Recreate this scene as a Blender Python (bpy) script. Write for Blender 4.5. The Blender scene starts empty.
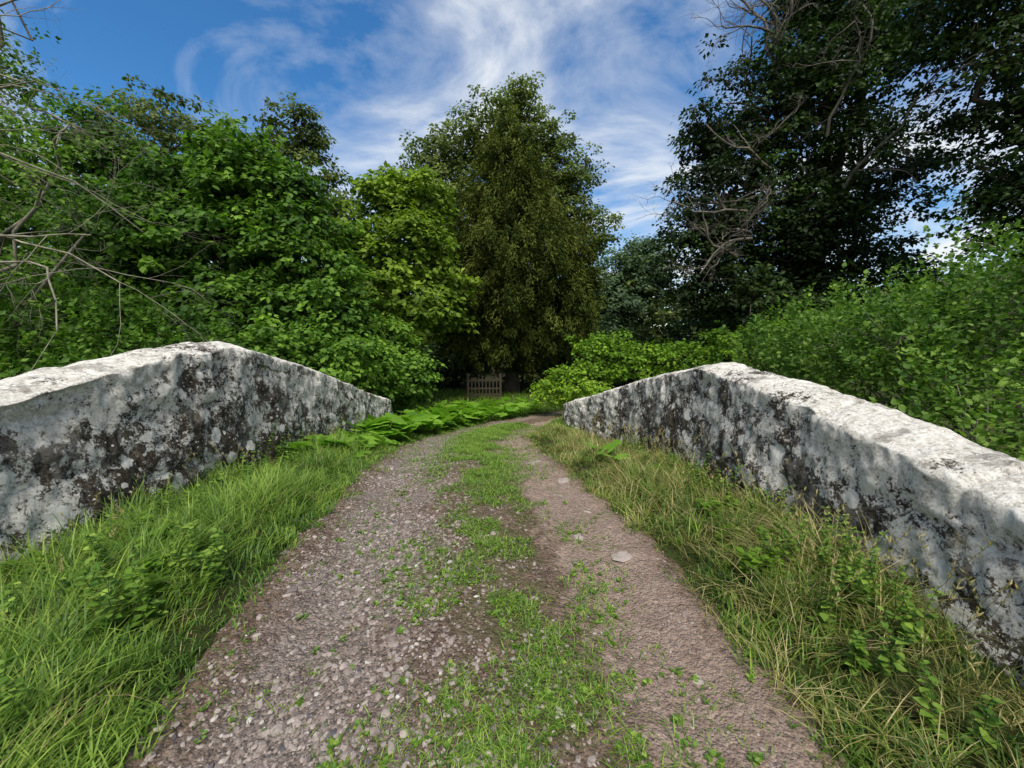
import bpy, math, numpy as np
from mathutils import Vector
rng=np.random.default_rng(7)
S=bpy.context.scene
S.view_settings.view_transform='Standard'
try: S.view_settings.look='None'
except Exception: pass
S.view_settings.exposure=0

# ---------------------------------------------------------------- helpers
def link(o,parent=None):
    S.collection.objects.link(o)
    if parent is not None: o.parent=parent
    return o
def empty(name):
    e=bpy.data.objects.new(name,None); e.empty_display_size=.3
    return link(e)
def mesh_from(name,V,F,mat,attrs=None,parent=None,smooth=False):
    V=np.asarray(V,dtype=np.float32); F=np.asarray(F,dtype=np.int32)
    m,k=F.shape
    me=bpy.data.meshes.new(name)
    me.vertices.add(len(V)); me.vertices.foreach_set('co',V.ravel())
    me.loops.add(m*k); me.loops.foreach_set('vertex_index',F.ravel())
    me.polygons.add(m)
    me.polygons.foreach_set('loop_start',np.arange(0,m*k,k,dtype=np.int32))
    me.polygons.foreach_set('loop_total',np.full(m,k,dtype=np.int32))
    me.polygons.foreach_set('use_smooth',np.full(m,smooth,dtype=bool))
    me.update(calc_edges=True)
    for an,dom,vals in (attrs or []):
        a=me.attributes.new(an,'FLOAT',dom)
        a.data.foreach_set('value',np.asarray(vals,dtype=np.float32))
    if not isinstance(mat,(list,tuple)): mat=[mat]
    for mm in mat: me.materials.append(mm)
    o=bpy.data.objects.new(name,me)
    return link(o,parent)

def _h(ix,iy,iz,seed):
    n=(ix*374761393+iy*668265263+iz*2147483647+seed*974634777)&0xffffffff
    n=((n^(n>>13))*1274126177)&0xffffffff
    n=(n^(n>>16))&0xffff
    return n/65535.0
def vnoise(p,seed=0):
    p=np.asarray(p,dtype=np.float64); i=np.floor(p).astype(np.int64); f=p-i; f=f*f*(3-2*f)
    r=0
    for dx in (0,1):
        for dy in (0,1):
            for dz in (0,1):
                w=(f[:,0] if dx else 1-f[:,0])*(f[:,1] if dy else 1-f[:,1])*(f[:,2] if dz else 1-f[:,2])
                r=r+w*_h(i[:,0]+dx,i[:,1]+dy,i[:,2]+dz,seed)
    return r*2-1
def fbm(p,oct=4,seed=0):
    p=np.asarray(p,dtype=np.float64); a=1; r=0; t=0
    for o in range(oct):
        r=r+a*vnoise(p*(2**o)+o*17.3,seed+o); t+=a; a*=.5
    return r/t
def unit(v): return v/(np.linalg.norm(v,axis=-1,keepdims=True)+1e-9)
def sstep(a,b,x):
    t=np.clip((x-a)/(b-a),0,1); return t*t*(3-2*t)

# ---------------------------------------------------------------- materials
def newmat(name):
    m=bpy.data.materials.new(name); m.use_nodes=True
    nt=m.node_tree; nt.nodes.clear()
    return m,nt,nt.nodes,nt.links
def N(ns,t,**kw):
    n=ns.new(t)
    for k,v in kw.items(): setattr(n,k,v)
    return n
def ramp(ns,stops,interp='LINEAR'):
    r=ns.new('ShaderNodeValToRGB'); r.color_ramp.interpolation=interp
    e=r.color_ramp.elements
    while len(e)<len(stops): e.new(.5)
    for el,(p,c) in zip(e,stops):
        el.position=p; el.color=(c[0],c[1],c[2],1) if hasattr(c,'__len__') else (c,c,c,1)
    return r
def mixc(ns,ls,f,a,b,bt='MIX'):
    m=ns.new('ShaderNodeMix'); m.data_type='RGBA'; m.blend_type=bt
    for idx,v in ((0,f),(6,a),(7,b)):
        if hasattr(v,'is_linked'): ls.new(v,m.inputs[idx])
        elif idx==0: m.inputs[0].default_value=v
        else: m.inputs[idx].default_value=(v[0],v[1],v[2],1)
    return m.outputs[2]
def mth(ns,ls,op,a,b=None,clamp=False):
    m=ns.new('ShaderNodeMath'); m.operation=op; m.use_clamp=clamp
    for i,v in enumerate((a,b)):
        if v is None: continue
        if isinstance(v,(int,float)): m.inputs[i].default_value=v
        else: ls.new(v,m.inputs[i])
    return m.outputs[0]
def noise(ns,ls,vec,scale,detail=5,rough=.55,dist=0):
    n=ns.new('ShaderNodeTexNoise'); n.inputs['Scale'].default_value=scale
    n.inputs['Detail'].default_value=detail; n.inputs['Roughness'].default_value=rough
    n.inputs['Distortion'].default_value=dist
    ls.new(vec,n.inputs['Vector']); return n.outputs['Fac']

def leafmat(name,dark,mid,light,transl=.3,rough=.6,spec=.2):
    m,nt,ns,ls=newmat(name)
    at=N(ns,'ShaderNodeAttribute',attribute_name='tint')
    r=ramp(ns,[(0,dark),(.5,mid),(1,light)]); ls.new(at.outputs['Fac'],r.inputs[0])
    p=ns.new('ShaderNodeBsdfPrincipled'); ls.new(r.outputs[0],p.inputs['Base Color'])
    p.inputs['Roughness'].default_value=rough
    p.inputs['Specular IOR Level'].default_value=spec
    t=ns.new('ShaderNodeBsdfTranslucent')
    tc=mixc(ns,ls,.6,r.outputs[0],(1.0,1.25,.35),'MULTIPLY')
    tc=mixc(ns,ls,1,tc,(1.6,1.6,1.6),'MULTIPLY')
    ls.new(tc,t.inputs['Color'])
    mx=ns.new('ShaderNodeMixShader'); mx.inputs[0].default_value=transl
    ls.new(p.outputs[0],mx.inputs[1]); ls.new(t.outputs[0],mx.inputs[2])
    o=ns.new('ShaderNodeOutputMaterial'); ls.new(mx.outputs[0],o.inputs[0])
    return m
def barkmat(name,c1,c2,c3=None):
    m,nt,ns,ls=newmat(name)
    tc=ns.new('ShaderNodeTexCoord').outputs['Object']
    n1=noise(ns,ls,tc,3,6,.7); r=ramp(ns,[(.35,c1),(.6,c2),(.72,c3 or c2)]); ls.new(n1,r.inputs[0])
    p=ns.new('ShaderNodeBsdfPrincipled'); ls.new(r.outputs[0],p.inputs['Base Color']); p.inputs['Roughness'].default_value=.9
    b=ns.new('ShaderNodeBump'); b.inputs['Strength'].default_value=.6; b.inputs['Distance'].default_value=.03
    ls.new(noise(ns,ls,tc,18,6,.7),b.inputs['Height']); ls.new(b.outputs[0],p.inputs['Normal'])
    o=ns.new('ShaderNodeOutputMaterial'); ls.new(p.outputs[0],o.inputs[0]); return m

M_syc=leafmat('sycamore_leaf',(.024,.060,.010),(.070,.15,.018),(.17,.30,.035))
M_beech=leafmat('beech_leaf',(.034,.055,.018),(.095,.13,.034),(.19,.23,.065))
M_chest=leafmat('chestnut_leaf',(.060,.105,.012),(.135,.215,.022),(.24,.33,.040))
M_yew=leafmat('yew_needle',(.020,.034,.007),(.060,.082,.016),(.14,.155,.032),.15,.8,.05)
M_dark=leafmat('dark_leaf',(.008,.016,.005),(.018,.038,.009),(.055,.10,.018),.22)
M_alder=leafmat('alder_leaf',(.026,.066,.012),(.070,.145,.022),(.19,.30,.050))
M_bright=leafmat('shrub_leaf',(.07,.14,.012),(.15,.27,.022),(.27,.40,.04),.35)
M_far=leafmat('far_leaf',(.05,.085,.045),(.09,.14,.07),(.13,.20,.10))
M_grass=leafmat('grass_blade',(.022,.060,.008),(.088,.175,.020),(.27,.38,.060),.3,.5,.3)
M_gdry=leafmat('dry_grass',(.08,.10,.018),(.21,.20,.055),(.52,.43,.22),.25,.6)
M_butter=leafmat('butterbur_leaf',(.07,.16,.018),(.15,.30,.028),(.24,.41,.05),.35,.6)
M_bark=barkmat('bark',(.03,.022,.015),(.07,.055,.04))
M_lbark=barkmat('lichened_bark',(.09,.08,.055),(.26,.24,.18),(.44,.45,.35))
M_dead=barkmat('dead_bark',(.05,.042,.034),(.15,.13,.105),(.28,.25,.21))

# ---------------------------------------------------------------- terrain functions
_y=np.arange(-40,260,.05)
def sm(xp,fp,w=12):
    v=np.interp(_y,xp,fp); k=np.hanning(2*w+1); k/=k.sum()
    return np.convolve(np.pad(v,w,mode='edge'),k,'valid')
DECK=sm([-40,-12,-6,-2,0,3,5,6.8,8.5,10.3,12,14,18,30],[-1.5,-1.4,-.6,-.12,0,0,-.13,-.4,-.65,-.9,-1.1,-1.3,-1.5,-1.6],20)
CEN=sm([-10,1.3,3.3,5,6.8,8.5,10.3,12,14,16,18,22,30],[-.05,-.10,-.33,-.6,-.8,-.82,-.5,.2,1.6,3.6,6,11.5,22],14)
HW=sm([-10,1.3,3.3,6.8,9,12,20],[1.46,1.46,1.48,1.40,1.2,1.15,1.3],10)
WL=sm([-10,0,5,9,11.2],[-3.40,-3.45,-3.47,-3.50,-3.42],20)
WR=sm([-10,1.7,5,7,9,11.6],[2.35,2.40,2.45,2.36,2.02,1.52],20)
TL=sm([-10,-4,0,2.66,4.2,4.9,5.3,6.4,8.5,11.3],[-.2,.35,.80,1.13,1.38,1.45,1.42,1.16,.57,-.30],7)
TR=sm([-10,-4,0,1.82,3.5,5.2,7.7,10,12],[-.3,.2,.58,.80,1.02,1.20,.64,.03,-.55],12)
TL+=.02*np.sin(_y*1.9)*(np.abs(_y-5)>.8); TR+=.02*np.sin(_y*1.7+1)
def F(arr,y): return np.interp(y,_y,arr)
def gz(x,y,fine=True):
    x=np.asarray(x,float); y=np.asarray(y,float)
    d=F(DECK,y); c=F(CEN,y); hw=F(HW,y)
    lat=np.abs(x-c)
    verge=sstep(hw-.1,hw+.5,lat)*.05-sstep(hw+.4,hw+1.5,lat)*.10
    z=d+verge*np.where(y<13,1,.5)
    out=np.maximum(sstep(-.15,-.45,x-F(WL,y)),sstep(.15,.45,x-F(WR,y)))
    fade=1-sstep(10.5,13.5,y); fade*=sstep(-14,-10,y)
    low=-2.3
    z=z*(1-out*fade)+low*out*fade
    if fine:
        p=np.stack([x*1.1,y*1.1,np.zeros_like(x)],-1).reshape(-1,3)
        z=z+(fbm(p,3,5).reshape(z.shape))*.05
    return z

# ---------------------------------------------------------------- ground
def axis(lo,hi,step,far,g=1.18):
    a=list(np.arange(lo,hi+1e-6,step)); s=step; x=hi; r=[]
    while x<far: s*=g; x+=s; r.append(x)
    s=step; x=lo; l=[]
    while x>-far: s*=g; x-=s; l.append(x)
    return np.array(l[::-1]+a+r)
def grid_faces(nx,ny):
    i=np.arange(nx-1)[:,None]*ny+np.arange(ny-1)[None,:]
    return np.stack([i,i+ny,i+ny+1,i+1],-1).reshape(-1,4)
xs=axis(-7,6,.07,400); ys=axis(-3,17,.07,400)
X,Y=np.meshgrid(xs,ys,indexing='ij')
Z=gz(X,Y)
lat=np.abs(X-F(CEN,Y)); 
Z-=.05*(1-sstep(F(HW,Y)-.25,F(HW,Y)+.02,lat))*((Y>-9)&(Y<22))
m,nt,ns,ls=newmat('ground_soil_grass')
tc=ns.new('ShaderNodeTexCoord').outputs['Object']
r=ramp(ns,[(.3,(.025,.022,.012)),(.5,(.04,.05,.015)),(.7,(.065,.095,.02))]); ls.new(noise(ns,ls,tc,2.5,8,.7),r.inputs[0])
p=ns.new('ShaderNodeBsdfPrincipled'); ls.new(r.outputs[0],p.inputs['Base Color']); p.inputs['Roughness'].default_value=.95; p.inputs['Specular IOR Level'].default_value=.1
b=ns.new('ShaderNodeBump'); b.inputs['Distance'].default_value=.05; ls.new(noise(ns,ls,tc,22,6,.7),b.inputs['Height']); ls.new(b.outputs[0],p.inputs['Normal'])
o=ns.new('ShaderNodeOutputMaterial'); ls.new(p.outputs[0],o.inputs[0]); M_ground=m
mesh_from('ground',np.stack([X,Y,Z],-1).reshape(-1,3),grid_faces(len(xs),len(ys)),M_ground,smooth=True)

# ---------------------------------------------------------------- track
def track_z(x,y):
    c=F(CEN,y); hw=F(HW,y); l=(x-c)/hw
    z=gz(x,y)
    p=np.stack([x,y,0*x],-1).reshape(-1,3)
    z=z-.04*np.exp(-((np.abs(l)-.6)/.22)**2)+.025*np.exp(-(l/.25)**2)
    z=z+fbm(p*5,4,9).reshape(z.shape)*.028+.010
    z=z-.09*sstep(.9,1.1,np.abs(l))
    return z
ty=np.arange(-8,21,.03); tl=np.linspace(-1.12,1.12,110)
TLm,TYm=np.meshgrid(tl,ty,indexing='ij')
TX=F(CEN,TYm)+TLm*F(HW,TYm); TZ=track_z(TX,TYm)
m,nt,ns,ls=newmat('gravel_track')
tcn=ns.new('ShaderNodeTexCoord'); tc=tcn.outputs['Object']
la=N(ns,'ShaderNodeAttribute',attribute_name='lat').outputs['Fac']
big=noise(ns,ls,tc,1.6,5,.6); med=noise(ns,ls,tc,9,6,.65); fine=noise(ns,ls,tc,120,4,.7)
soil=ramp(ns,[(.3,(.085,.055,.036)),(.5,(.185,.128,.090)),(.72,(.33,.25,.19))]); ls.new(mixc(ns,ls,.4,med,fine),soil.inputs[0])
grey=ramp(ns,[(.3,(.155,.122,.105)),(.5,(.28,.235,.208)),(.75,(.45,.395,.355))]); ls.new(fine,grey.inputs[0])
pink=ramp(ns,[(.3,(.26,.180,.138)),(.55,(.41,.31,.252)),(.75,(.56,.455,.38))]); ls.new(mixc(ns,ls,.5,med,fine),pink.inputs[0])
lw=mth(ns,ls,'ADD',la,mth(ns,ls,'MULTIPLY',mth(ns,ls,'SUBTRACT',big,.5),.45))
lw=mth(ns,ls,'ADD',lw,mth(ns,ls,'MULTIPLY',mth(ns,ls,'SUBTRACT',med,.5),.4))
s01=mth(ns,ls,'ADD',mth(ns,ls,'MULTIPLY',lw,.5),.5)
zone=ramp(ns,[(0,0),(.08,0.2),(.14,1),(.30,1),(.42,.15),(1,0)]); ls.new(s01,zone.inputs[0])
zone2=ramp(ns,[(.66,0),(.73,1),(.92,1),(.98,0)]); ls.new(s01,zone2.inputs[0])
col=mixc(ns,ls,mth(ns,ls,'MULTIPLY',zone.outputs[0],.9),soil.outputs[0],grey.outputs[0])
dirt=ramp(ns,[(.47,0),(.65,.7)]); ls.new(noise(ns,ls,tc,3.1,6,.65),dirt.inputs[0])
col=mixc(ns,ls,dirt.outputs[0],col,soil.outputs[0])
col=mixc(ns,ls,mth(ns,ls,'MULTIPLY',zone2.outputs[0],.9),col,pink.outputs[0])
vs=[]
for sc in (75,32):
    v=ns.new('ShaderNodeTexVoronoi'); v.inputs['Scale'].default_value=sc; ls.new(tc,v.inputs['Vector'])
    sep=ns.new('ShaderNodeSeparateColor'); ls.new(v.outputs['Color'],sep.inputs[0])
    cellr=ramp(ns,[(0,(.5,.46,.43)),(.45,(1,1,1)),(.85,(1.2,1.17,1.15)),(1,(1.6,1.6,1.6))]); ls.new(sep.outputs[0],cellr.inputs[0])
    f=.85 if sc==75 else .5
    fz=mth(ns,ls,'SUBTRACT',f,mth(ns,ls,'MULTIPLY',zone2.outputs[0],f*.5))
    col=mixc(ns,ls,fz,col,cellr.outputs[0],'MULTIPLY'); vs.append(v)
mid=ramp(ns,[(.42,0),(.52,1),(.62,1),(.70,0)]); ls.new(s01,mid.inputs[0])
mossn=ramp(ns,[(.42,0),(.58,1)]); ls.new(noise(ns,ls,tc,5,6,.7),mossn.inputs[0])
mf=mth(ns,ls,'MULTIPLY',mth(ns,ls,'MULTIPLY',mid.outputs[0],mossn.outputs[0]),.6)
col=mixc(ns,ls,mf,col,(.095,.11,.03))
p=ns.new('ShaderNodeBsdfPrincipled'); ls.new(col,p.inputs['Base Color']); p.inputs['Roughness'].default_value=.9; p.inputs['Specular IOR Level'].default_value=.2
h=mth(ns,ls,'ADD',mth(ns,ls,'MULTIPLY',vs[0].outputs['Distance'],-.9),mth(ns,ls,'ADD',fine,mth(ns,ls,'MULTIPLY',noise(ns,ls,tc,35,5,.7),1.5)))
h=mth(ns,ls,'ADD',h,mth(ns,ls,'MULTIPLY',vs[1].outputs['Distance'],-1.1))
b=ns.new('ShaderNodeBump'); b.inputs['Distance'].default_value=.02; b.inputs['Strength'].default_value=1; ls.new(h,b.inputs['Height']); ls.new(b.outputs[0],p.inputs['Normal'])
o=ns.new('ShaderNodeOutputMaterial'); ls.new(p.outputs[0],o.inputs[0]); M_track=m
mesh_from('gravel_track',np.stack([TX,TYm,TZ],-1).reshape(-1,3),grid_faces(len(tl),len(ty)),M_track,[('lat','POINT',TLm.ravel())],smooth=True)

# ---------------------------------------------------------------- loose stones
def ico():
    t=(1+5**.5)/2
    V=np.array([(-1,t,0),(1,t,0),(-1,-t,0),(1,-t,0),(0,-1,t),(0,1,t),(0,-1,-t),(0,1,-t),(t,0,-1),(t,0,1),(-t,0,-1),(-t,0,1)],float)
    Fc=np.array([(0,11,5),(0,5,1),(0,1,7),(0,7,10),(0,10,11),(1,5,9),(5,11,4),(11,10,2),(10,7,6),(7,1,8),(3,9,4),(3,4,2),(3,2,6),(3,6,8),(3,8,9),(4,9,5),(2,4,11),(6,2,10),(8,6,7),(9,8,1)])
    return unit(V),Fc
IV,IF=ico()
def stones(name,P,sz,flat,mat,tint,rotf=.3,parent=None):
    n=len(P); k=12
    v=IV[None]*(1+rng.uniform(-.28,.28,(n,k,1)))
    sc=np.stack([sz*rng.uniform(.8,1.5,n),sz*rng.uniform(.7,1.1,n),sz*flat],-1)
    v=v*sc[:,None,:]
    a=rng.uniform(0,2*np.pi,n); c,s=np.cos(a)[:,None],np.sin(a)[:,None]
    x=v[...,0]*c-v[...,1]*s; y=v[...,0]*s+v[...,1]*c
    v=np.stack([x,y,v[...,2]+x*rng.uniform(-rotf,rotf,(n,1))],-1)+P[:,None]
    f=(IF[None]+np.arange(n)[:,None,None]*k).reshape(-1,3)
    return mesh_from(name,v.reshape(-1,3),f,mat,[('tint','FACE',np.repeat(tint,20))],parent)
m,nt,ns,ls=newmat('stone')
at=N(ns,'ShaderNodeAttribute',attribute_name='tint').outputs['Fac']
r=ramp(ns,[(0,(.085,.08,.09)),(.3,(.20,.16,.142)),(.55,(.29,.245,.22)),(.8,(.37,.315,.28)),(.93,(.41,.38,.35)),(1,(.50,.48,.45))]); ls.new(at,r.inputs[0])
tc=ns.new('ShaderNodeTexCoord').outputs['Object']
rr=ramp(ns,[(.3,.65),(.7,1.15)]); ls.new(noise(ns,ls,tc,90,5,.7),rr.inputs[0])
col=mixc(ns,ls,1,r.outputs[0],rr.outputs[0],'MULTIPLY')
p=ns.new('ShaderNodeBsdfPrincipled'); ls.new(col,p.inputs['Base Color']); p.inputs['Roughness'].default_value=.85; p.inputs['Specular IOR Level'].default_value=.2
o=ns.new('ShaderNodeOutputMaterial'); ls.new(p.outputs[0],o.inputs[0]); M_stone=m
n=42000
yy=.3+9*rng.random(n)**1.7
l=np.where(rng.random(n)<.66,rng.normal(-.40,.31,n),np.where(rng.random(n)<.5,rng.normal(.62,.2,n),rng.uniform(-.95,.95,n)))
keep=(np.abs(l)<1.0); 
clus=fbm(np.stack([l*4,yy*3,0*l],-1),3,31); keep&=(clus+rng.uniform(-.5,.5,n)>-.2)
keep&=(l<.3)|(rng.random(n)<.55)
l,yy=l[keep],yy[keep]; n=len(l)
x=F(CEN,yy)+l*F(HW,yy)
sz=.004+.011*rng.random(n)**2.4+.016*(rng.random(n)<.06)*rng.random(n)
sz*=np.where(l>.3,.6,1.0)
z=track_z(x,yy)+sz*.05
stones('gravel',np.stack([x,yy,z],-1),sz,rng.uniform(.35,.7,n),M_stone,np.clip(rng.normal(.45,.2,n),0,1))
sp=np.array([(.82,2.75),(.55,3.05),(1.05,2.45),(.62,4.6),(.35,5.6),(.9,1.7),(-1.05,2.2),(.75,6.2),(-1.2,3.4),(1.0,5.2),(.70,3.6),(.5,4.1)])
sz=np.array([.10,.05,.055,.11,.11,.05,.035,.1,.04,.07,.05,.06])
stones('flat_stone',np.stack([sp[:,0],sp[:,1],track_z(sp[:,0],sp[:,1])-.006],-1),sz,.14,M_stone,rng.uniform(.55,.75,len(sp)),.05)

# ---------------------------------------------------------------- parapet walls
def wallmat():
    m,nt,ns,ls=newmat('lichened_stone')
    tc=ns.new('ShaderNodeTexCoord').outputs['Object']
    hr=N(ns,'ShaderNodeAttribute',attribute_name='below_top').outputs['Fac']
    wv=ns.new('ShaderNodeTexNoise'); wv.inputs['Scale'].default_value=9; wv.inputs['Detail'].default_value=6; ls.new(tc,wv.inputs['Vector'])
    warp=ns.new('ShaderNodeVectorMath'); warp.operation='MULTIPLY_ADD'; ls.new(wv.outputs['Color'],warp.inputs[0]); warp.inputs[1].default_value=(.09,.09,.09); ls.new(tc,warp.inputs[2])
    wc=warp.outputs[0]
    big=noise(ns,ls,tc,1.5,3,.5); med=noise(ns,ls,wc,5,10,.72); fin=noise(ns,ls,tc,55,8,.8); pat=noise(ns,ls,wc,19,8,.75)
    base=ramp(ns,[(.32,(.022,.018,.014)),(.5,(.062,.050,.038)),(.66,(.22,.18,.14))]); ls.new(noise(ns,ls,tc,26,8,.8),base.inputs[0])
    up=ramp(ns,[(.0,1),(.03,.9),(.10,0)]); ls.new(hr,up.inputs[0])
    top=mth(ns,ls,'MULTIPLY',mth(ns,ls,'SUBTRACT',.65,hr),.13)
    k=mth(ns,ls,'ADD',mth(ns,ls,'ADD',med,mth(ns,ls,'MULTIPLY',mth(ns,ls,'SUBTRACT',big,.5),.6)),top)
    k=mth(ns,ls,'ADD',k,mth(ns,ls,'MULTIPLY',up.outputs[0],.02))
    k=mth(ns,ls,'ADD',k,mth(ns,ls,'MULTIPLY',mth(ns,ls,'SUBTRACT',fin,.5),.75))
    k=mth(ns,ls,'ADD',k,mth(ns,ls,'MULTIPLY',mth(ns,ls,'SUBTRACT',pat,.5),.55))
    l1=ramp(ns,[(.472,0),(.492,.9),(.7,1)]); ls.new(k,l1.inputs[0])
    lc=ramp(ns,[(.36,(.25,.22,.175)),(.45,(.54,.50,.43)),(.55,(.86,.83,.76))]); ls.new(mixc(ns,ls,.5,fin,pat),lc.inputs[0])
    col=mixc(ns,ls,l1.outputs[0],base.outputs[0],lc.outputs[0])
    pit=ramp(ns,[(.35,1),(.43,0)]); ls.new(noise(ns,ls,tc,30,8,.85),pit.inputs[0])
    col=mixc(ns,ls,mth(ns,ls,'MULTIPLY',pit.outputs[0],.8),col,(.06,.05,.038))
    dsum=mth(ns,ls,'ADD',noise(ns,ls,wc,2.3,10,.74),mth(ns,ls,'MULTIPLY',mth(ns,ls,'SUBTRACT',fin,.5),.15))
    dsum=mth(ns,ls,'ADD',dsum,mth(ns,ls,'MULTIPLY',mth(ns,ls,'SUBTRACT',hr,.4),.05))
    dk=ramp(ns,[(.535,0),(.55,.95)]); ls.new(dsum,dk.inputs[0])
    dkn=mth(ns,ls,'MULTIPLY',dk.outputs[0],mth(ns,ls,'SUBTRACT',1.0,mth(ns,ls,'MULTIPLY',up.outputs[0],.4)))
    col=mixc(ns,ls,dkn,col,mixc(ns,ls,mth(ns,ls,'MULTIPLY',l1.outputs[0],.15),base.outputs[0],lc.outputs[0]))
    for sc,rad,cc,th in ((4.5,.36,(.88,.86,.79),.44),(11,.32,(.76,.73,.66),.48),(26,.30,(.88,.86,.80),.48)):
        v=ns.new('ShaderNodeTexVoronoi'); v.inputs['Scale'].default_value=sc; ls.new(wc,v.inputs['Vector'])
        s=ns.new('ShaderNodeSeparateColor'); ls.new(v.outputs['Color'],s.inputs[0])
        rr=mth(ns,ls,'MULTIPLY',mth(ns,ls,'SUBTRACT',s.outputs[0],th),rad*2.1)
        d=mth(ns,ls,'SUBTRACT',mth(ns,ls,'ADD',rr,mth(ns,ls,'MULTIPLY',mth(ns,ls,'SUBTRACT',fin,.5),.35)),v.outputs['Distance'])
        f=ramp(ns,[(.0,0),(.02,.9)]); ls.new(d,f.inputs[0])
        pr=ramp(ns,[(.50,0),(.66,1)]); ls.new(mixc(ns,ls,.4,pat,fin),pr.inputs[0])
        c2=mixc(ns,ls,pr.outputs[0],cc,(.36,.31,.24))
        col=mixc(ns,ls,f.outputs[0],col,c2)
    mo=ramp(ns,[(.60,0),(.72,.5)]); ls.new(noise(ns,ls,tc,3.3,6,.7),mo.inputs[0])
    col=mixc(ns,ls,mo.outputs[0],col,(.20,.18,.09))
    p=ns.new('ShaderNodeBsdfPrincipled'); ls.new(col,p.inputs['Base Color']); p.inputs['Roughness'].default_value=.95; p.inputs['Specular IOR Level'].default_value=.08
    hh=mth(ns,ls,'ADD',mth(ns,ls,'MULTIPLY',pat,1.5),mth(ns,ls,'ADD',fin,mth(ns,ls,'MULTIPLY',l1.outputs[0],.35)))
    b=ns.new('ShaderNodeBump'); b.inputs['Distance'].default_value=.025; b.inputs['Strength'].default_value=.75; ls.new(hh,b.inputs['Height']); ls.new(b.outputs[0],p.inputs['Normal'])
    o=ns.new('ShaderNodeOutputMaterial'); ls.new(p.outputs[0],o.inputs[0]); return m
M_wall=wallmat()
def wall(side,y0,y1,inn,top,name,seed):
    prof=[]
    for t in np.linspace(0,1,34): prof.append((-.10+.10*t,'f',t))
    cop=[(.0,-.165),(-.002,-.14),(-.004,-.11),(-.005,-.08),(-.005,-.05),(-.004,-.025),(-.002,-.010),(.002,-.002),(.012,.003),(.03,.010),(.06,.020),(.10,.033),(.15,.05),(.20,.064),(.26,.076),(.32,.082),(.38,.080),(.44,.07),(.49,.045),(.525,.01),(.53,-.04),(.53,-.1),(.51,-.15),(.50,-.18)]
    for d,h in cop: prof.append((d,'c',h))
    for t in np.linspace(1,0,10): prof.append((.5,'f',t))
    ys=np.concatenate([[y0],np.arange(y0,y1,.025),[y1,y1]])
    V=[];H=[]
    tp=F(top,ys); bs=F(DECK,ys)-.35
    js=np.cumsum(rng.uniform(.75,1.25,40))+y0; 
    sid=np.searchsorted(js,ys); off=rng.uniform(-.018,.018,60)[sid]
    jd=np.min(np.abs(ys[:,None]-js[None,:]),1); groove=np.exp(-(jd/.018)**2)*.028
    for d,mode,h in prof:
        if mode=='f': z=bs+(tp-.18-bs)*h; ff=0
        else: z=tp+h+off; ff=1
        xx=F(inn,ys)+side*(d+groove*(1 if d<.25 else -1)*ff)
        zz=z-groove*ff*.8
        V.append(np.stack([xx,ys,zz],-1)); H.append(tp-zz)
    V=np.stack(V,1); H=np.stack(H,1)
    sh=V.shape
    P=V.reshape(-1,3)
    n1=fbm(P*1.3,3,seed)*.06+fbm(P*4,4,seed+5)*.05+fbm(P*13,3,seed+9)*.034
    n2=fbm(P*1.5+9,2,seed+19)*.03+fbm(P*4.3+9,4,seed+20)*.030+fbm(P*16+9,2,seed+22)*.016
    cy=np.abs(((P[:,2]+.05*vnoise(P*2,3))/.27)%1-.5); row=np.floor(P[:,2]/.27)
    cx=np.abs(((P[:,1]+row*.23+.10*vnoise(P*2+5,4))/.55)%1-.5)
    jt=np.maximum(sstep(.43,.5,cy),sstep(.46,.5,cx))*(H.ravel()>.2)*(fbm(P*1.7,2,seed+40)>-.25)
    P=P.copy(); P[:,0]+=-side*(n1-jt*.028)*np.where(H.ravel()>.0,1,.3); P[:,2]+=n2*(H.ravel()<.2)
    P[:,1]+=fbm(P*4+3,2,seed+2)*.01
    V=P.reshape(sh)
    for e in (0,-1):
        c=V[1 if e==0 else -2].mean(0); V[e]=c
    F4=grid_faces(sh[0],sh[1])
    if side<0: F4=F4[:,::-1]
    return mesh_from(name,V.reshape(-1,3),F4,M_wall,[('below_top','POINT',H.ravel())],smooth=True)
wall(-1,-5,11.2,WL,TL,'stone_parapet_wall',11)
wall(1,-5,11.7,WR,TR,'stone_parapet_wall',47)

# ---------------------------------------------------------------- leaves & tubes
QUAD=np.array([(0,0,0),(.36,.42,.05),(0,1,-.06),(-.36,.42,.05)])
SIX=np.array([(0,0,0),(.27,.2,.05),(.36,.52,.07),(0,1,-.08),(-.36,.52,.07),(-.27,.2,.05)])
NEED=np.array([(0,0,0),(.13,.35,.03),(0,1,-.05),(-.13,.35,.03)])
def leaves(name,P,D,Nn,size,tint,mat,tmpl=QUAD,parent=None):
    D=unit(D); Nn=Nn-D*(Nn*D).sum(-1,keepdims=True); Nn=unit(Nn); R=np.cross(D,Nn)
    s=size[:,None,None]
    t=tmpl
    V=P[:,None]+s*(t[None,:,0:1]*R[:,None]+t[None,:,1:2]*D[:,None]+t[None,:,2:3]*Nn[:,None])
    k=len(t); f=np.arange(len(P)*k).reshape(-1,k)
    return mesh_from(name,V.reshape(-1,3),f,mat,[('tint','FACE',np.clip(tint,0,1))],parent)
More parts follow.
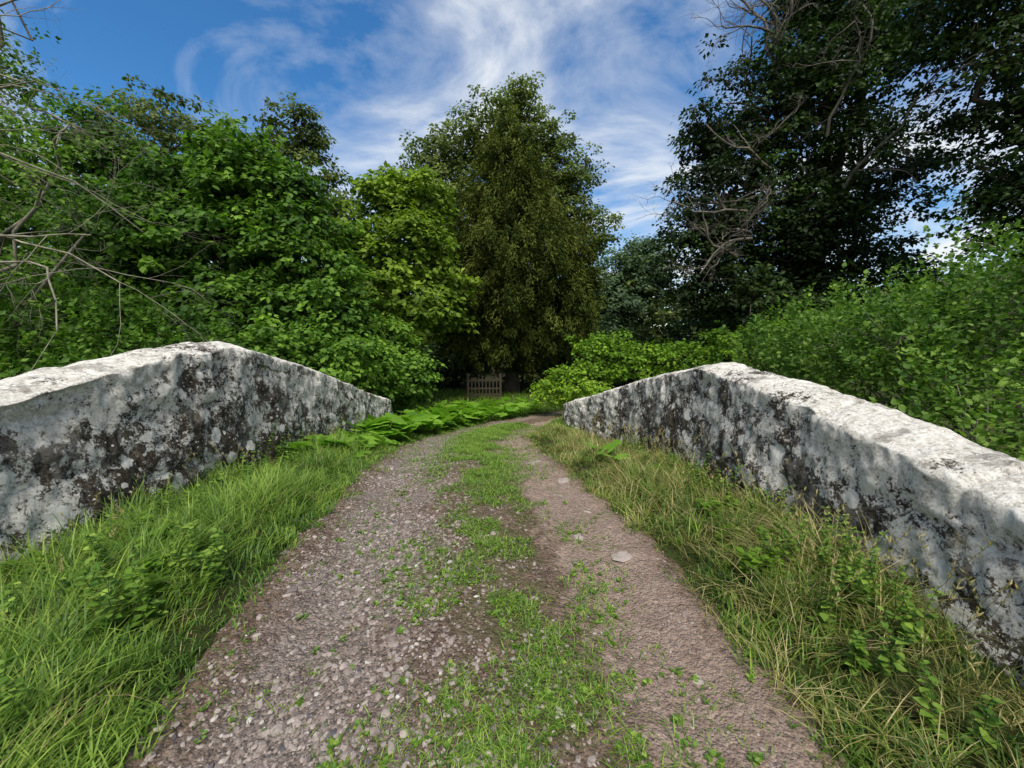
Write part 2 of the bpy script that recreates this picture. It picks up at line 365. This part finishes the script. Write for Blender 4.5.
def tubes(name,lines,mat,parent=None,sides=6):
    VV=[];FF=[];o=0
    a=np.arange(sides)*2*np.pi/sides
    for pts,rad in lines:
        pts=np.asarray(pts,float); rad=np.asarray(rad,float); k=len(pts)
        T=unit(np.gradient(pts,axis=0))
        ref=np.where(np.abs(T[:,2:3])>.9,np.array([[1.,0,0]]),np.array([[0,0,1.]]))
        A=unit(np.cross(T,ref)); B=np.cross(T,A)
        V=pts[:,None]+rad[:,None,None]*(np.cos(a)[None,:,None]*A[:,None]+np.sin(a)[None,:,None]*B[:,None])
        i=np.arange(k-1)[:,None]*sides; j=np.arange(sides)[None]; j2=(j+1)%sides
        f=np.stack([i+j,i+j2,i+sides+j2,i+sides+j],-1).reshape(-1,4)+o
        VV.append(V.reshape(-1,3)); FF.append(f); o+=k*sides
    return mesh_from(name,np.concatenate(VV),np.concatenate(FF),mat,None,parent,True)
def limb(a,b,r0,r1,k=7,wig=.08,sag=0):
    a=np.array(a,float); b=np.array(b,float); t=np.linspace(0,1,k)[:,None]
    L=np.linalg.norm(b-a); p=a+(b-a)*t
    w=rng.normal(0,1,(k,3))*wig*L*np.sin(t*np.pi)*.5
    p=p+w; p[:,2]+=sag*L*np.sin(t[:,0]*np.pi)
    return p,np.linspace(r0,r1,k)
def twigs(p,d,L,r,depth,out,spread=.6,up=0.0,wig=.27):
    k=8; pts=[np.array(p,float)]; dd=np.array(d,float)
    for i in range(k-1):
        dd=unit(dd+rng.normal(0,wig,3)+np.array([0,0,up])); pts.append(pts[-1]+dd*L/(k-1))
    rad=np.linspace(r,r*.4,k); out.append((np.array(pts),rad))
    if depth>0:
        for i in range(rng.integers(4,7)):
            j=rng.integers(1,k); nd=unit(dd*.6+rng.normal(0,spread,3))
            twigs(pts[j],nd,L*rng.uniform(.3,.6),rad[j]*.6,depth-1,out,spread,up,wig)
CAM=np.array([0,0,1.6])
def crown_clumps(lobes,dens,shell=.16,ns=.3,seed=0,inner=.25,keepback=.2):
    C=[];O=[]
    for li,(cx,cy,cz,rx,ry,rz) in enumerate(lobes):
        c=np.array([cx,cy,cz]); R=np.array([rx,ry,rz])
        area=4*np.pi*((rx*ry)**1.6/3+(rx*rz)**1.6/3+(ry*rz)**1.6/3)**(1/1.6)
        n=max(8,int(area*dens))
        d=unit(rng.normal(0,1,(n,3)))
        rad=1-np.abs(rng.normal(0,shell,n)); ii=rng.random(n)<inner; rad[ii]=rng.uniform(.35,.85,ii.sum())
        rad*=1+ns*fbm(d*2.2+li*7.7+seed,3,seed)+ns*.7*fbm(d*6+li*3.1+seed,2,seed+1)+.10*rng.normal(0,1,n)
        P=c+d*R*rad[:,None]
        tocam=unit((CAM-c)[None])[0]; dt=(d*tocam).sum(1)
        k=(dt>-.25)|(rng.random(n)<keepback)
        k&=(P[:,2]>gz(P[:,0],P[:,1],False)+.05)
        C.append(P[k]); O.append(d[k])
    return np.concatenate(C),np.concatenate(O)
def tree(name,lobes,mat,dens,per,cr,ls_,base=None,trunk_r=.25,tmpl=QUAD,flat=.45,style='broad',seed=0,bark=None,bias=0,ns=.38,shell=.2,inner=.3,limbs=True,sparse=0):
    e=empty(name); bark=bark or M_bark
    C,O=crown_clumps(lobes,dens*.58,ns=ns,seed=seed,shell=shell,inner=inner)
    if sparse>0:
        k=fbm(C*.9,2,seed+3)>-.5+sparse; C,O=C[k],O[k]
    n=len(C); cnt=per
    ct=rng.normal(0,.18,n)+.36*fbm(C*.5+seed,2,seed)
    P=np.repeat(C,cnt,0); Or=np.repeat(O,cnt,0)
    r3=rng.normal(0,1,(n*cnt,3)); r3=unit(r3)*rng.random((n*cnt,1))**.4
    sc=cr*np.repeat(rng.uniform(.55,1.5,n),cnt)[:,None]
    if style=='broad':
        off=r3*sc*np.array([1,1,flat]); off[:,2]-=.22*np.linalg.norm(off[:,:2],axis=1)
        D=unit(off*np.array([1,1,.3])+rng.normal(0,.3,(n*cnt,3))*cr); D=unit(D+np.array([0,0,-.35]))
        Nn=np.array([0,0,1.])+.45*Or+rng.normal(0,.42,(n*cnt,3))
    elif style=='shoot':
        ax=unit(O*np.array([.7,.7,.2])+np.array([0,0,1.0])+rng.normal(0,.25,(n,3)))
        tt=rng.uniform(-.9,1.6,(n*cnt,1)); taper=np.clip(1.15-.45*tt,.25,1.3)
        axr=np.repeat(ax,cnt,0); off=axr*tt*sc+r3*sc*.42*taper
        D=unit(r3*np.array([1,1,.3])+axr*.5+rng.normal(0,.3,(n*cnt,3)))
        Nn=np.array([0,0,1.])+.3*Or+rng.normal(0,.45,(n*cnt,3))
    else:
        off=r3*sc*np.array([.6,.6,1.0]); off[:,2]-=.15
        D=unit(Or*np.array([.9,.9,.2])+np.array([0,0,-.55])+rng.normal(0,.5,(n*cnt,3)))
        Nn=Or*.5+rng.normal(0,.5,(n*cnt,3))+np.array([0,0,.8])
    P=P+off
    tint=.46+bias+np.repeat(ct,cnt)+rng.normal(0,.14,n*cnt)
    size=ls_*rng.uniform(.6,1.35,n*cnt)
    leaves('foliage',P,D,Nn,size,tint,mat,tmpl,e)
    if limbs:
        L=[]
        zs=[l[2] for l in lobes]; topi=int(np.argmax(zs))
        if base is None: base=(np.mean([l[0] for l in lobes]),np.mean([l[1] for l in lobes]))
        bz=float(gz(np.array([base[0]]),np.array([base[1]]))[0])-.2
        tip=np.array(lobes[topi][:3]); b0=np.array([base[0],base[1],bz])
        tp,tr=limb(b0,tip,trunk_r,trunk_r*.15,12,.03); tr[0]*=1.35; L.append((tp,tr))
        for (cx,cy,cz,rx,ry,rz) in lobes:
            c=np.array([cx,cy,cz]); hz=bz+(cz-bz)*.55
            j=np.argmin(np.abs(tp[:,2]-hz)); L.append(limb(tp[j],c,tr[j]*.6,tr[j]*.2,8,.1,.05))
            near=C[np.linalg.norm((C-c)/np.array([rx,ry,rz]),axis=1)<1.3]
            if len(near):
                for q in near[rng.choice(len(near),min(len(near),26))]:
                    L.append(limb(c+(q-c)*.1,q,tr[j]*.18,.006,5,.12,.03))
        tubes('trunk',L,bark,e)
    return e
def lob(l,d=1.0,f=1.0): return [(x,y,z,r*f,r*f*d,r*f*.95) for (x,y,z,r) in l]

tree('yew_tree',[(0,20.9,10.0,1.2,1.25,2.2),(-.1,20.9,8.2,2.3,2.2,2.6),(.2,20.6,5.2,3.7,3.1,3.4),(-2.2,20.2,3.6,2.1,2,2.9),(2.4,20.2,3.8,2.1,2,2.9),(0,21.0,2.2,3.3,2.2,2.3)],M_yew,17,50,.40,.21,base=(0,21.8),trunk_r=.45,tmpl=NEED,style='droop',seed=3,ns=.30,shell=.16,bias=.05)
tree('beech_tree',lob([(.6,29,17.2,1.6),(-1.6,29,15.0,2.7),(-4.8,29,13.2,2.4),(-7.6,29,11.4,1.8),(3.4,29,12.2,2.4),(5.0,29,8.6,2.2),(-4,30,9,4.6),(1,30,10,4),(2,29,14.6,1.9)]),M_beech,5,42,.55,.22,base=(-1,30),trunk_r=.5,seed=5,bias=.1)
tree('horse_chestnut_tree',lob([(-5.2,17.6,7.3,1.2),(-3.7,17.8,7.3,1.1),(-4.0,17,5.3,1.6),(-6.0,17,5.0,1.5),(-4.7,16.8,2.8,2.1),(-3.0,17.5,3.2,1.4)]),M_chest,8.5,30,.42,.22,base=(-4.7,18),tmpl=SIX,seed=8)
tree('sycamore_tree',lob([(-8.5,13,6.7,1.3),(-10.1,13.3,5.9,1.5),(-6.9,13,5.8,1.1),(-6.7,12.8,4.3,1.6),(-9.2,12.6,4.2,1.8),(-11.6,12.6,4.6,1.6),(-5.9,12.4,2.3,1.5),(-8.3,12,2.0,1.9),(-11.2,12,2.0,2.0)]),M_syc,12,34,.36,.17,base=(-8.6,13.5),tmpl=SIX,seed=12)
tree('oak_tree',lob([(-13.6,27,14.2,1.8),(-14,27,11.2,2.9),(-21,26,12.5,3.6),(-17.5,27,12,2.4),(-11.2,27,9,2.0),(-17,26,7,4.5),(-10,27,5,3.2)]),M_beech,4,40,.65,.24,base=(-15,28),trunk_r=.45,seed=15,bias=-.1)
tree('maple_tree',lob([(-16.2,15,6.7,2.1),(-15.0,15.3,8.5,1.5),(-18.5,15,4.6,2.8),(-14,14.5,5.3,1.6),(-15.5,14,2.5,2.4),(-20,15,8,2.2)]),M_syc,9,32,.42,.18,base=(-16.5,15.5),seed=18,bias=.05)
ash=tree('ash_tree',lob([(-11.6,9,8.3,1.3),(-10.9,9,6.9,1.0),(-11.8,9,5.0,1.4),(-12.5,9,7,1.8),(-10.4,9.2,9.8,.9),(-11.6,8.6,3.2,1.3),(-9.3,9,6.0,.6),(-8.8,8.6,3.7,.5),(-9.6,8.6,4.6,.6)]),M_alder,12,18,.34,.10,base=(-12.8,8.8),trunk_r=.14,seed=21,bark=M_lbark,sparse=.38,ns=.6,bias=.2)
L=[]
for p,d,ln in [((-11.4,8.2,4.6),(1,-.1,-.05),4.0),((-11.4,8.1,3.9),(1,.0,-.06),4.8),((-11.7,8.3,6.5),(1,0,.15),3.2),((-11.7,8.4,7.5),(.9,0,.4),3.4),((-11.4,8.1,3.4),(1,-.1,.05),3.8),((-11.4,8.1,5.2),(1,-.1,-.25),4.4),((-11.4,8.2,4.2),(1,0,.1),4.2),((-11.3,8.3,9),(.8,0,.7),3),((-11.2,8.0,3.0),(1,0,.12),4.6)]:
    twigs(p,unit(np.array(d)),ln,.028,3,L,.5,-.02,.17)
tubes('twigs',L,M_lbark,ash,5)
tree('elder_bush',lob([(-4.9,10.8,.9,1.1),(-4.4,12,.4,1.0),(-6.2,10.2,.8,1.2),(-3.6,13.6,.2,1.0),(-4.9,14.5,1.2,1.4)]),M_syc,18,30,.28,.15,base=(-5,11.4),trunk_r=.06,tmpl=SIX,seed=24,bias=.2)
tree('hazel_bush',lob([(-10.6,9,1.5,1.3),(-9.0,9.2,1.2,1.2),(-7.4,9.8,1.0,1.2),(-12.5,9,1.8,1.6),(-8.0,8,.2,1.2),(-10,7,.2,1.4)]),M_syc,13,30,.30,.12,base=(-10,9.5),trunk_r=.06,seed=27,bias=.08,style='shoot')
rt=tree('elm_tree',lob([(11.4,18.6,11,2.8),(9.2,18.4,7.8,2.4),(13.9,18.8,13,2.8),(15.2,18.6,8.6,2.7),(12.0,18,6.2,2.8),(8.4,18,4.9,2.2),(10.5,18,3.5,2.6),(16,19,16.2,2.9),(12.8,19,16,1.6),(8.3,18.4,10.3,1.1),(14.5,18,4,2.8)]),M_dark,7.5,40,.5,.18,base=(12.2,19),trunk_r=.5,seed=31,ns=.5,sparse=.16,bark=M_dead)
L=[]
for p,d,ln in [((11.6,18,13.5),(-.5,-.2,.8),4.5),((11.3,18,10),(-.8,-.3,.5),4.5),((9.6,16.4,7),(-1,-.4,0),3.2),((9.2,16,5.5),(-1,-.3,-.05),3.0),((11.4,18,14.5),(-.4,-.2,.9),4.5),((10,16.4,8),(-.9,-.4,.3),3.5),((10.8,17.6,13),(-1,-.2,.5),4.0),((8.6,15.8,4.6),(-1,-.2,.2),2.6),((11.0,18,12.5),(-.5,-.1,1),4.5),((12.3,15.6,7),(.2,-.3,.9),4),((10.4,18,13.2),(-.2,-.2,1),4),((11.8,16,9),(.1,-.3,1),4),((9.0,16,6.3),(-1,-.1,.1),3),((9.0,15.6,5.2),(-.8,-.3,.4),3)]:
    twigs(p,unit(np.array(d)),ln,.06,3,L,.6,.03)
tubes('dead_branches',L,M_dead,rt,5)
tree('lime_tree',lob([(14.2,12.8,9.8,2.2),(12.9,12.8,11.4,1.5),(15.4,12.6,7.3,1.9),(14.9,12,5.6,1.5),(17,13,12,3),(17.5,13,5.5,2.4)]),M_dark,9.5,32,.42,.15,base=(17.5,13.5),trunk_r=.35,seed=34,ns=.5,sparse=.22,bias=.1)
tree('alder_bush',lob([(7.7,6.6,1.8,1.0),(6.3,6.7,1.4,.8),(7.0,6.4,.7,1.2),(6.6,8,1.3,.9),(9.0,7,2.5,1.0),(6.0,5.0,.1,.9),(9,5.5,1.0,1.5),(7.6,4.2,-.2,1.1)]),M_alder,18,30,.32,.085,base=(7.5,7),trunk_r=.07,tmpl=SIX,seed=37,ns=.85,bark=M_lbark,bias=.02,style='shoot')
tree('willow_bush',lob([(5.9,10,.9,.9),(7.6,10,1.1,1.1),(9.8,10,1.5,1.3),(12,10.5,1.9,1.6),(8.8,12,1.4,1.2)]),M_alder,12,30,.36,.11,base=(9,11),trunk_r=.06,seed=39,ns=.7,bias=.03,style='shoot')
tree('hawthorn_bush',lob([(2.9,14,.9,.9),(3.7,14,.8,1.0),(5.5,14,.8,1.0),(7.4,14,.9,1.0),(9.2,14.3,1.2,1.1),(11.5,14.5,1.3,1.3)]),M_bright,14,30,.28,.13,base=(6,14.6),trunk_r=.05,seed=41,ns=.4,bias=-.05)
tree('rose_bush',lob([(1.9,13.8,-.15,.8),(2.7,13.2,-.15,.65),(1.3,14.2,-.4,.55)]),M_bright,26,26,.22,.1,base=(2,14),trunk_r=.03,seed=44,bias=.12)
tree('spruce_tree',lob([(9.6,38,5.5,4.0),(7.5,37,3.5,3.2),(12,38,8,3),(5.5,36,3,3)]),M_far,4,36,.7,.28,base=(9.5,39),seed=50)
dl=[]
for a in np.linspace(-78,78,34):
    R=rng.uniform(40,48); s=rng.uniform(3.5,5.5); dl.append((R*math.sin(math.radians(a)),R*math.cos(math.radians(a)),rng.uniform(.5,4.5),s))
tree('distant_trees',lob(dl),M_beech,1.8,34,1.0,.45,limbs=False,seed=60,bias=-.05)
ul=[]
for x in np.arange(-14,18,1.7):
    ul.append((x,rng.uniform(23.5,25.5),rng.uniform(-.5,1.3),rng.uniform(1.5,2.2)))
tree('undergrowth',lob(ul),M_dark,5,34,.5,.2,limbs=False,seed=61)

# ---------------------------------------------------------------- grass
def blades(name,P,H,W,az,lean,curl,tint,mat,parent=None):
    n=len(P); t=np.array([0,.38,.74,1.]); w=np.array([1,.9,.55,.04])
    d=np.stack([np.cos(az),np.sin(az),0*az],-1); s=np.stack([-np.sin(az),np.cos(az),0*az],-1)
    V=np.zeros((n,4,2,3))
    for i,(tt,ww) in enumerate(zip(t,w)):
        hor=H*(lean*tt+curl*tt**2.2); ver=H*tt*(1-.45*curl*tt**1.5)
        c=P+d*hor[:,None]; c=c.copy(); c[:,2]+=ver
        V[:,i,0]=c-s*(W*ww)[:,None]; V[:,i,1]=c+s*(W*ww)[:,None]
    b=np.arange(n)[:,None]*8
    f=np.concatenate([b+np.array([[0,1,3,2]]),b+np.array([[2,3,5,4]]),b+np.array([[4,5,7,6]])],1).reshape(-1,4)
    tt=np.repeat(np.clip(tint,0,1),3)+np.tile([-.2,0,.14],n)  # blade bases tinted darker: shade in the gaps put into the colour
    return mesh_from(name,V.reshape(-1,3),f,mat,[('tint','FACE',np.clip(tt,0,1))],parent)
def tufted(n,side,y0,y1,ypow=1.5):
    nt_=n//14
    y=y0+(y1-y0)*rng.random(nt_)**ypow
    c=F(CEN,y); hw=F(HW,y)
    if side<0: a=F(WL,y)+.03; b=c-hw+.14
    else: a=F(WR,y)-.03; b=c+hw-.14
    f=rng.random(nt_)**.85; x=a+(b-a)*f
    cl=fbm(np.stack([x*1.8,y*1.8,0*x],-1),3,91)
    k=cl+rng.uniform(-.4,.5,nt_)>-.36
    x,y,f,cl=x[k],y[k],f[k],cl[k]; nt_=len(x)
    x=np.repeat(x,14)+rng.normal(0,.04,nt_*14); y=np.repeat(y,14)+rng.normal(0,.04,nt_*14)
    edge=np.repeat(f,14); az=np.repeat(rng.uniform(0,2*np.pi,nt_),14)+rng.normal(0,.8,nt_*14)
    hh=np.repeat(rng.uniform(.45,1.2,nt_)*(1+1.0*cl),14); ti=np.repeat(rng.normal(0,.14,nt_)+.3*cl,14)
    return x,y,edge,az,hh,ti
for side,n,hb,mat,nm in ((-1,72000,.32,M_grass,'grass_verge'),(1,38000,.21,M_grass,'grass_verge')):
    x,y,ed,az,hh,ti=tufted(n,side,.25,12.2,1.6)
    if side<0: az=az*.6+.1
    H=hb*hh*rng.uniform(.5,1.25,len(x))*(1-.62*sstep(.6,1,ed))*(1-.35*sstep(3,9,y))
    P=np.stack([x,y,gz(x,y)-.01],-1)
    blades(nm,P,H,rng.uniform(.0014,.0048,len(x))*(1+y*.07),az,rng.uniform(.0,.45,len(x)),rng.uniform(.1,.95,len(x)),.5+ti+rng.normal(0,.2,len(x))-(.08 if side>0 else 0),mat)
for side,n,nm in ((1,24000,'dry_grass'),(-1,4500,'dry_grass')):
    x,y,ed,az,hh,ti=tufted(n,side,.3,10,1.5)
    H=.27*hh*rng.uniform(.4,1.4,len(x))*(1-.6*sstep(.6,1,ed))*(1-.3*sstep(3,9,y))
    P=np.stack([x,y,gz(x,y)-.01],-1)
    blades(nm,P,H,rng.uniform(.001,.0026,len(x))*(1+y*.08),az,rng.uniform(.1,.8,len(x)),rng.uniform(.2,1.1,len(x)),.46+ti+rng.normal(0,.27,len(x)),M_gdry)
n=72000
y=.35+11.2*rng.random(n)**1.35
l=np.where(rng.random(n)<.82,.12+rng.normal(0,.22,n),rng.uniform(-1,1,n))
x=F(CEN,y)+l*F(HW,y)
msk=fbm(np.stack([x*4.2,y*3.2,0*x],-1),3,77)+rng.normal(0,.12,n)+.36*sstep(2.5,6,y)
k=msk>.02; x,y,l=x[k],y[k],l[k]; n=len(x)
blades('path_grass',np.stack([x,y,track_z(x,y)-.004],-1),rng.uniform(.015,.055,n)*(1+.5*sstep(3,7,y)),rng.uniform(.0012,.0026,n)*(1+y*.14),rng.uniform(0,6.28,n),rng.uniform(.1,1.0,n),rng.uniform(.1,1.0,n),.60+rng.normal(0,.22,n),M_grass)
n=4600; y=.4+6*rng.random(n)**1.5; l=np.where(rng.random(n)<.75,.04+rng.normal(0,.32,n),rng.uniform(-.95,.95,n)); x=F(CEN,y)+l*F(HW,y)
k=(fbm(np.stack([x*4.2,y*3.2,0*x],-1),3,77)+rng.normal(0,.2,n))>.0; x,y=x[k],y[k]; n=len(x)
q=8; a=rng.uniform(0,6.28,(n,q)); P=np.repeat(np.stack([x,y,track_z(x,y)+.004],-1),q,0)+rng.normal(0,.009,(n*q,3))*np.array([1,1,0]); a=a.ravel()
D=np.stack([np.cos(a),np.sin(a),rng.uniform(.05,.7,n*q)],-1)
leaves('path_weeds',P,D,np.array([[0,0,1.]])+rng.normal(0,.25,(n*q,3)),np.repeat(.006+.024*rng.random(n)**2,q),.55+rng.normal(0,.2,n*q),M_grass,SIX)

M_stem=leafmat('stem',(.05,.08,.02),(.05,.08,.02),(.06,.1,.02),.1)
def weeds(name,pts,mat,hr,lsz,bias=0,zoff=0):
    e=empty(name); L=[];P=[];D=[];Nn=[];Sz=[]
    for (x,y) in pts:
        z=float(gz(np.array([x]),np.array([y]))[0])+zoff; h=rng.uniform(*hr)
        for s in range(rng.integers(2,5)):
            a=rng.uniform(0,6.28); b=np.array([x,y,z])+np.append(rng.normal(0,.03,2),0)
            tip=b+np.array([math.cos(a)*h*.3,math.sin(a)*h*.3,h*rng.uniform(.7,1)])
            pl,rd=limb(b,tip,.0035,.0015,6,.08); L.append((pl,rd))
            for j in range(11):
                t=.15+.85*j/10; q=b+(tip-b)*t; aa=a+j*2.4
                for sgn in (0,math.pi):
                    P.append(q); D.append((math.cos(aa+sgn),math.sin(aa+sgn),rng.uniform(-.2,.5))); Nn.append((rng.normal(0,.25),rng.normal(0,.25),1)); Sz.append(lsz*(1.15-.6*t)*rng.uniform(.7,1.2))
    leaves('leaves',np.array(P),np.array(D),np.array(Nn),np.array(Sz),.5+bias+rng.normal(0,.15,len(P)),mat,SIX,e)
    tubes('stems',L,M_stem,e,4)
def rp(n,x0,x1,y0,y1): return list(zip(rng.uniform(x0,x1,n),rng.uniform(y0,y1,n)))
weeds('nettle_plant',rp(20,-2.7,-1.7,1.0,2.6)+rp(28,-3.3,-2.6,3,7),M_grass,(.2,.44),.065,.1)
weeds('nettle_plant',rp(18,1.55,2.2,1.0,2.6)+rp(34,1.9,2.3,2.3,7),M_grass,(.2,.5),.055,.08)
weeds('dock_plant',rp(6,1.5,2.1,2.2,5)+rp(8,-3.2,-2.0,1.3,3),M_bright,(.12,.25),.10,-.25)
L=[];P=[];D=[]
for side in (-1,1):
    for i in range(170 if side>0 else 60):
        y=.9+7*rng.random()**1.3
        x=(F(WR,y)-rng.uniform(.1,1.0)) if side>0 else (F(WL,y)+rng.uniform(.1,1.2))
        z=float(gz(np.array([x]),np.array([y]))[0]); h=rng.uniform(.35,.65); a=rng.uniform(0,6.28)
        pl,rd=limb((x,y,z),(x+math.cos(a)*h*.45,y+math.sin(a)*h*.45,z+h),.0016,.0008,7,.05,.0); L.append((pl,rd))
        for j in range(16):
            t=rng.uniform(.78,1); q=pl[0]+(pl[-1]-pl[0])*t; P.append(q); D.append(unit(np.array([rng.normal(0,.5),rng.normal(0,.5),1])))
st=empty('seeding_grass'); tubes('stalks',L,M_gdry,st,4)
n=len(P); leaves('seed_heads',np.array(P),np.array(D),rng.normal(0,1,(n,3)),rng.uniform(.015,.035,n),rng.uniform(.5,1,n),M_gdry,NEED,st)

def butterbur(name,pts):
    e=empty(name); VV=[];FF=[];T=[];L=[];o=0
    K=14
    for (x,y,s) in pts:
        z=float(gz(np.array([x]),np.array([y]))[0]); h=s*rng.uniform(.7,1.7)
        tilt=rng.normal(0,.28,2)+np.array([0,-.30]); ang=rng.uniform(0,6.28)
        c=np.array([x,y,z+h]); th=ang+np.linspace(.25,2*np.pi-.25,K)
        rr=s*(1+.12*np.sin(th*5+ang)+rng.normal(0,.04,K))
        V=[c+np.array([0,0,-.15*s])]
        for f_,dz in ((.5,.06),(1.,-.04)):
            vx=np.cos(th)*rr*f_; vy=np.sin(th)*rr*f_; vz=dz*s+tilt[0]*vx+tilt[1]*vy+(rng.normal(0,.05,K)*s if f_==1 else 0)
            V+=list(np.stack([c[0]+vx,c[1]+vy,c[2]+vz],-1))
        f=[]
        for i in range(K-1):
            f.append((o,o+1+i,o+2+i,o)); f.append((o+1+i,o+1+K+i,o+2+K+i,o+2+i))
        FF+=f; VV+=V; T+=[rng.normal(.5,.22)]*len(f); o+=len(V)
        L.append(limb((x,y,z-.02),c-np.array([0,0,.15*s]),.006,.005,4,.05))
    FF=np.array(FF); tri=FF[:,0]==FF[:,3]; T=np.array(T); VV=np.array(VV)
    t1=FF[tri][:,:3]; q=FF[~tri]; t2=q[:,[0,1,2]]; t3=q[:,[0,2,3]]
    mesh_from('leaves',VV,np.concatenate([t1,t2,t3]),M_butter,[('tint','FACE',np.clip(np.concatenate([T[tri],T[~tri],T[~tri]]),0,1))],e,True)
    tubes('stems',L,M_stem,e,4)
pts=[]
for i in range(680):
    y=rng.uniform(5.2,14.5); c=F(CEN,y)-F(HW,y)
    lo=max(F(WL,y)+.1,-3.3) if y<11.3 else -4.0
    lo=max(lo,c-(1.1 if y<7.0 else 3)); x=rng.uniform(lo,c+(.05 if y>7 else -.05))
    if y<7 and rng.random()<.4: continue
    pts.append((x,y,rng.uniform(.07,.19) if y<7.5 else rng.uniform(.10,.26)))
for i in range(90):
    x=rng.uniform(-3,1.0); y=rng.uniform(14.5,17); 
    if abs(x-F(CEN,y))>F(HW,y)+.1: pts.append((x,y,rng.uniform(.12,.25)))
butterbur('butterbur_plants',pts)
butterbur('burdock_plant',[(1.25,5.2,.13),(1.35,5.4,.15),(1.15,5.5,.12),(1.45,5.1,.11),(1.7,4.6,.1)])
weeds('wall_fern_plant',[(-3.3,5.2),(-3.3,5.9),(-3.3,7.2),(2.3,3.4)],M_grass,(.3,.75),.06)
n=26000; y=rng.uniform(11.5,22,n); x=rng.uniform(-7,9,n); k=np.abs(x-F(CEN,y))>F(HW,y)-.05; x,y=x[k],y[k]; n=len(x)
blades('meadow_grass',np.stack([x,y,gz(x,y)],-1),rng.uniform(.1,.35,n),rng.uniform(.006,.012,n),rng.uniform(0,6.28,n),rng.uniform(0,.5,n),rng.uniform(.1,.8,n),.6+rng.normal(0,.15,n),M_grass)

# ---------------------------------------------------------------- wooden gate beyond
e=empty('wooden_gate')
m,nt,ns,ls=newmat('weathered_wood')
tc=ns.new('ShaderNodeTexCoord').outputs['Object']
r=ramp(ns,[(.3,(.022,.015,.010)),(.7,(.055,.038,.022))]); ls.new(noise(ns,ls,tc,9,6,.7),r.inputs[0])
p=ns.new('ShaderNodeBsdfPrincipled'); ls.new(r.outputs[0],p.inputs['Base Color']); p.inputs['Roughness'].default_value=.8
o=ns.new('ShaderNodeOutputMaterial'); ls.new(p.outputs[0],o.inputs[0]); M_wood=m
def box(nm,c,s):
    v=np.array([(i,j,k) for i in(-.5,.5) for j in(-.5,.5) for k in(-.5,.5)])*np.array(s)+np.array(c)
    f=np.array([(0,1,3,2),(4,6,7,5),(0,4,5,1),(2,3,7,6),(0,2,6,4),(1,5,7,3)])
    ob=mesh_from(nm,v,f,M_wood,None,e); bv=ob.modifiers.new('bevel','BEVEL'); bv.width=.008; return ob
gy=19.0; gzb=-1.5
for i,xx in enumerate((-2.1,-.55)): box(f'post_{i+1}',(xx,gy,gzb+.62),(.11,.11,1.3))
for i,zz in enumerate((.25,.55,.95)): box(f'rail_{i+1}',(-1.325,gy,gzb+zz),(1.44,.035,.08))
for i,xx in enumerate(np.linspace(-1.92,-.73,8)): box(f'pale_{i+1}',(xx,gy-.032,gzb+.6),(.06,.022,1.0))

# ---------------------------------------------------------------- world, sun, camera
SUN_EL=58; SUN_AZ=178
w=bpy.data.worlds.new('World'); S.world=w; w.use_nodes=True
nt=w.node_tree; ns=nt.nodes; ls=nt.links; ns.clear()
sky=ns.new('ShaderNodeTexSky'); sky.sky_type='NISHITA'; sky.sun_disc=False
sky.sun_elevation=math.radians(SUN_EL); sky.sun_rotation=math.radians(SUN_AZ); sky.air_density=1.0; sky.dust_density=.3; sky.ozone_density=3.0
tcw=ns.new('ShaderNodeTexCoord').outputs['Generated']
sp=ns.new('ShaderNodeSeparateXYZ'); ls.new(tcw,sp.inputs[0])
zc=mth(ns,ls,'MAXIMUM',sp.outputs[2],0.0)
dz=mth(ns,ls,'ADD',zc,.25)
cb=ns.new('ShaderNodeCombineXYZ'); ls.new(mth(ns,ls,'DIVIDE',sp.outputs[0],dz),cb.inputs[0]); ls.new(mth(ns,ls,'DIVIDE',sp.outputs[1],dz),cb.inputs[1])
mp=ns.new('ShaderNodeMapping'); mp.inputs['Rotation'].default_value=(0,0,.5); mp.inputs['Scale'].default_value=(.9,1.15,1); mp.inputs['Location'].default_value=(2.6,1.3,0); ls.new(cb.outputs[0],mp.inputs[0])
c1=noise(ns,ls,mp.outputs[0],1.8,9,.60,.6)
c1=mth(ns,ls,'ADD',c1,mth(ns,ls,'MULTIPLY',mth(ns,ls,'SUBTRACT',.55,zc),.18))
# extra cloud added behind the camera, out of view, to whiten the fill light
c1=mth(ns,ls,'ADD',c1,mth(ns,ls,'MULTIPLY',mth(ns,ls,'MAXIMUM',mth(ns,ls,'SUBTRACT',.35,sp.outputs[1]),0.0),.16))
cr=ramp(ns,[(.42,.04),(.55,.36),(.70,.95)]); ls.new(c1,cr.inputs[0])
hs=ns.new('ShaderNodeHueSaturation'); hs.inputs['Saturation'].default_value=1.4; hs.inputs['Value'].default_value=1.05; ls.new(sky.outputs[0],hs.inputs['Color'])
skc=mixc(ns,ls,cr.outputs[0],hs.outputs[0],(6.1,6.35,6.6))
bg=ns.new('ShaderNodeBackground'); ls.new(skc,bg.inputs[0]); bg.inputs[1].default_value=.15
o=ns.new('ShaderNodeOutputWorld'); ls.new(bg.outputs[0],o.inputs[0])
sd=bpy.data.lights.new('sun','SUN'); sd.energy=5.0; sd.angle=math.radians(24); sd.color=(1,.94,.83)
so=link(bpy.data.objects.new('sun',sd))
el,az=math.radians(SUN_EL),math.radians(SUN_AZ)
sv=Vector((math.sin(az)*math.cos(el),math.cos(az)*math.cos(el),math.sin(el)))
so.rotation_euler=sv.to_track_quat('Z','Y').to_euler(); so.location=sv*50
cd=bpy.data.cameras.new('camera'); cd.sensor_width=36; cd.lens=400/1024*36; cd.clip_start=.05; cd.clip_end=1500
co=link(bpy.data.objects.new('camera',cd)); co.location=(0,0,1.6); co.rotation_euler=(math.radians(90-7),0,0)
S.camera=co
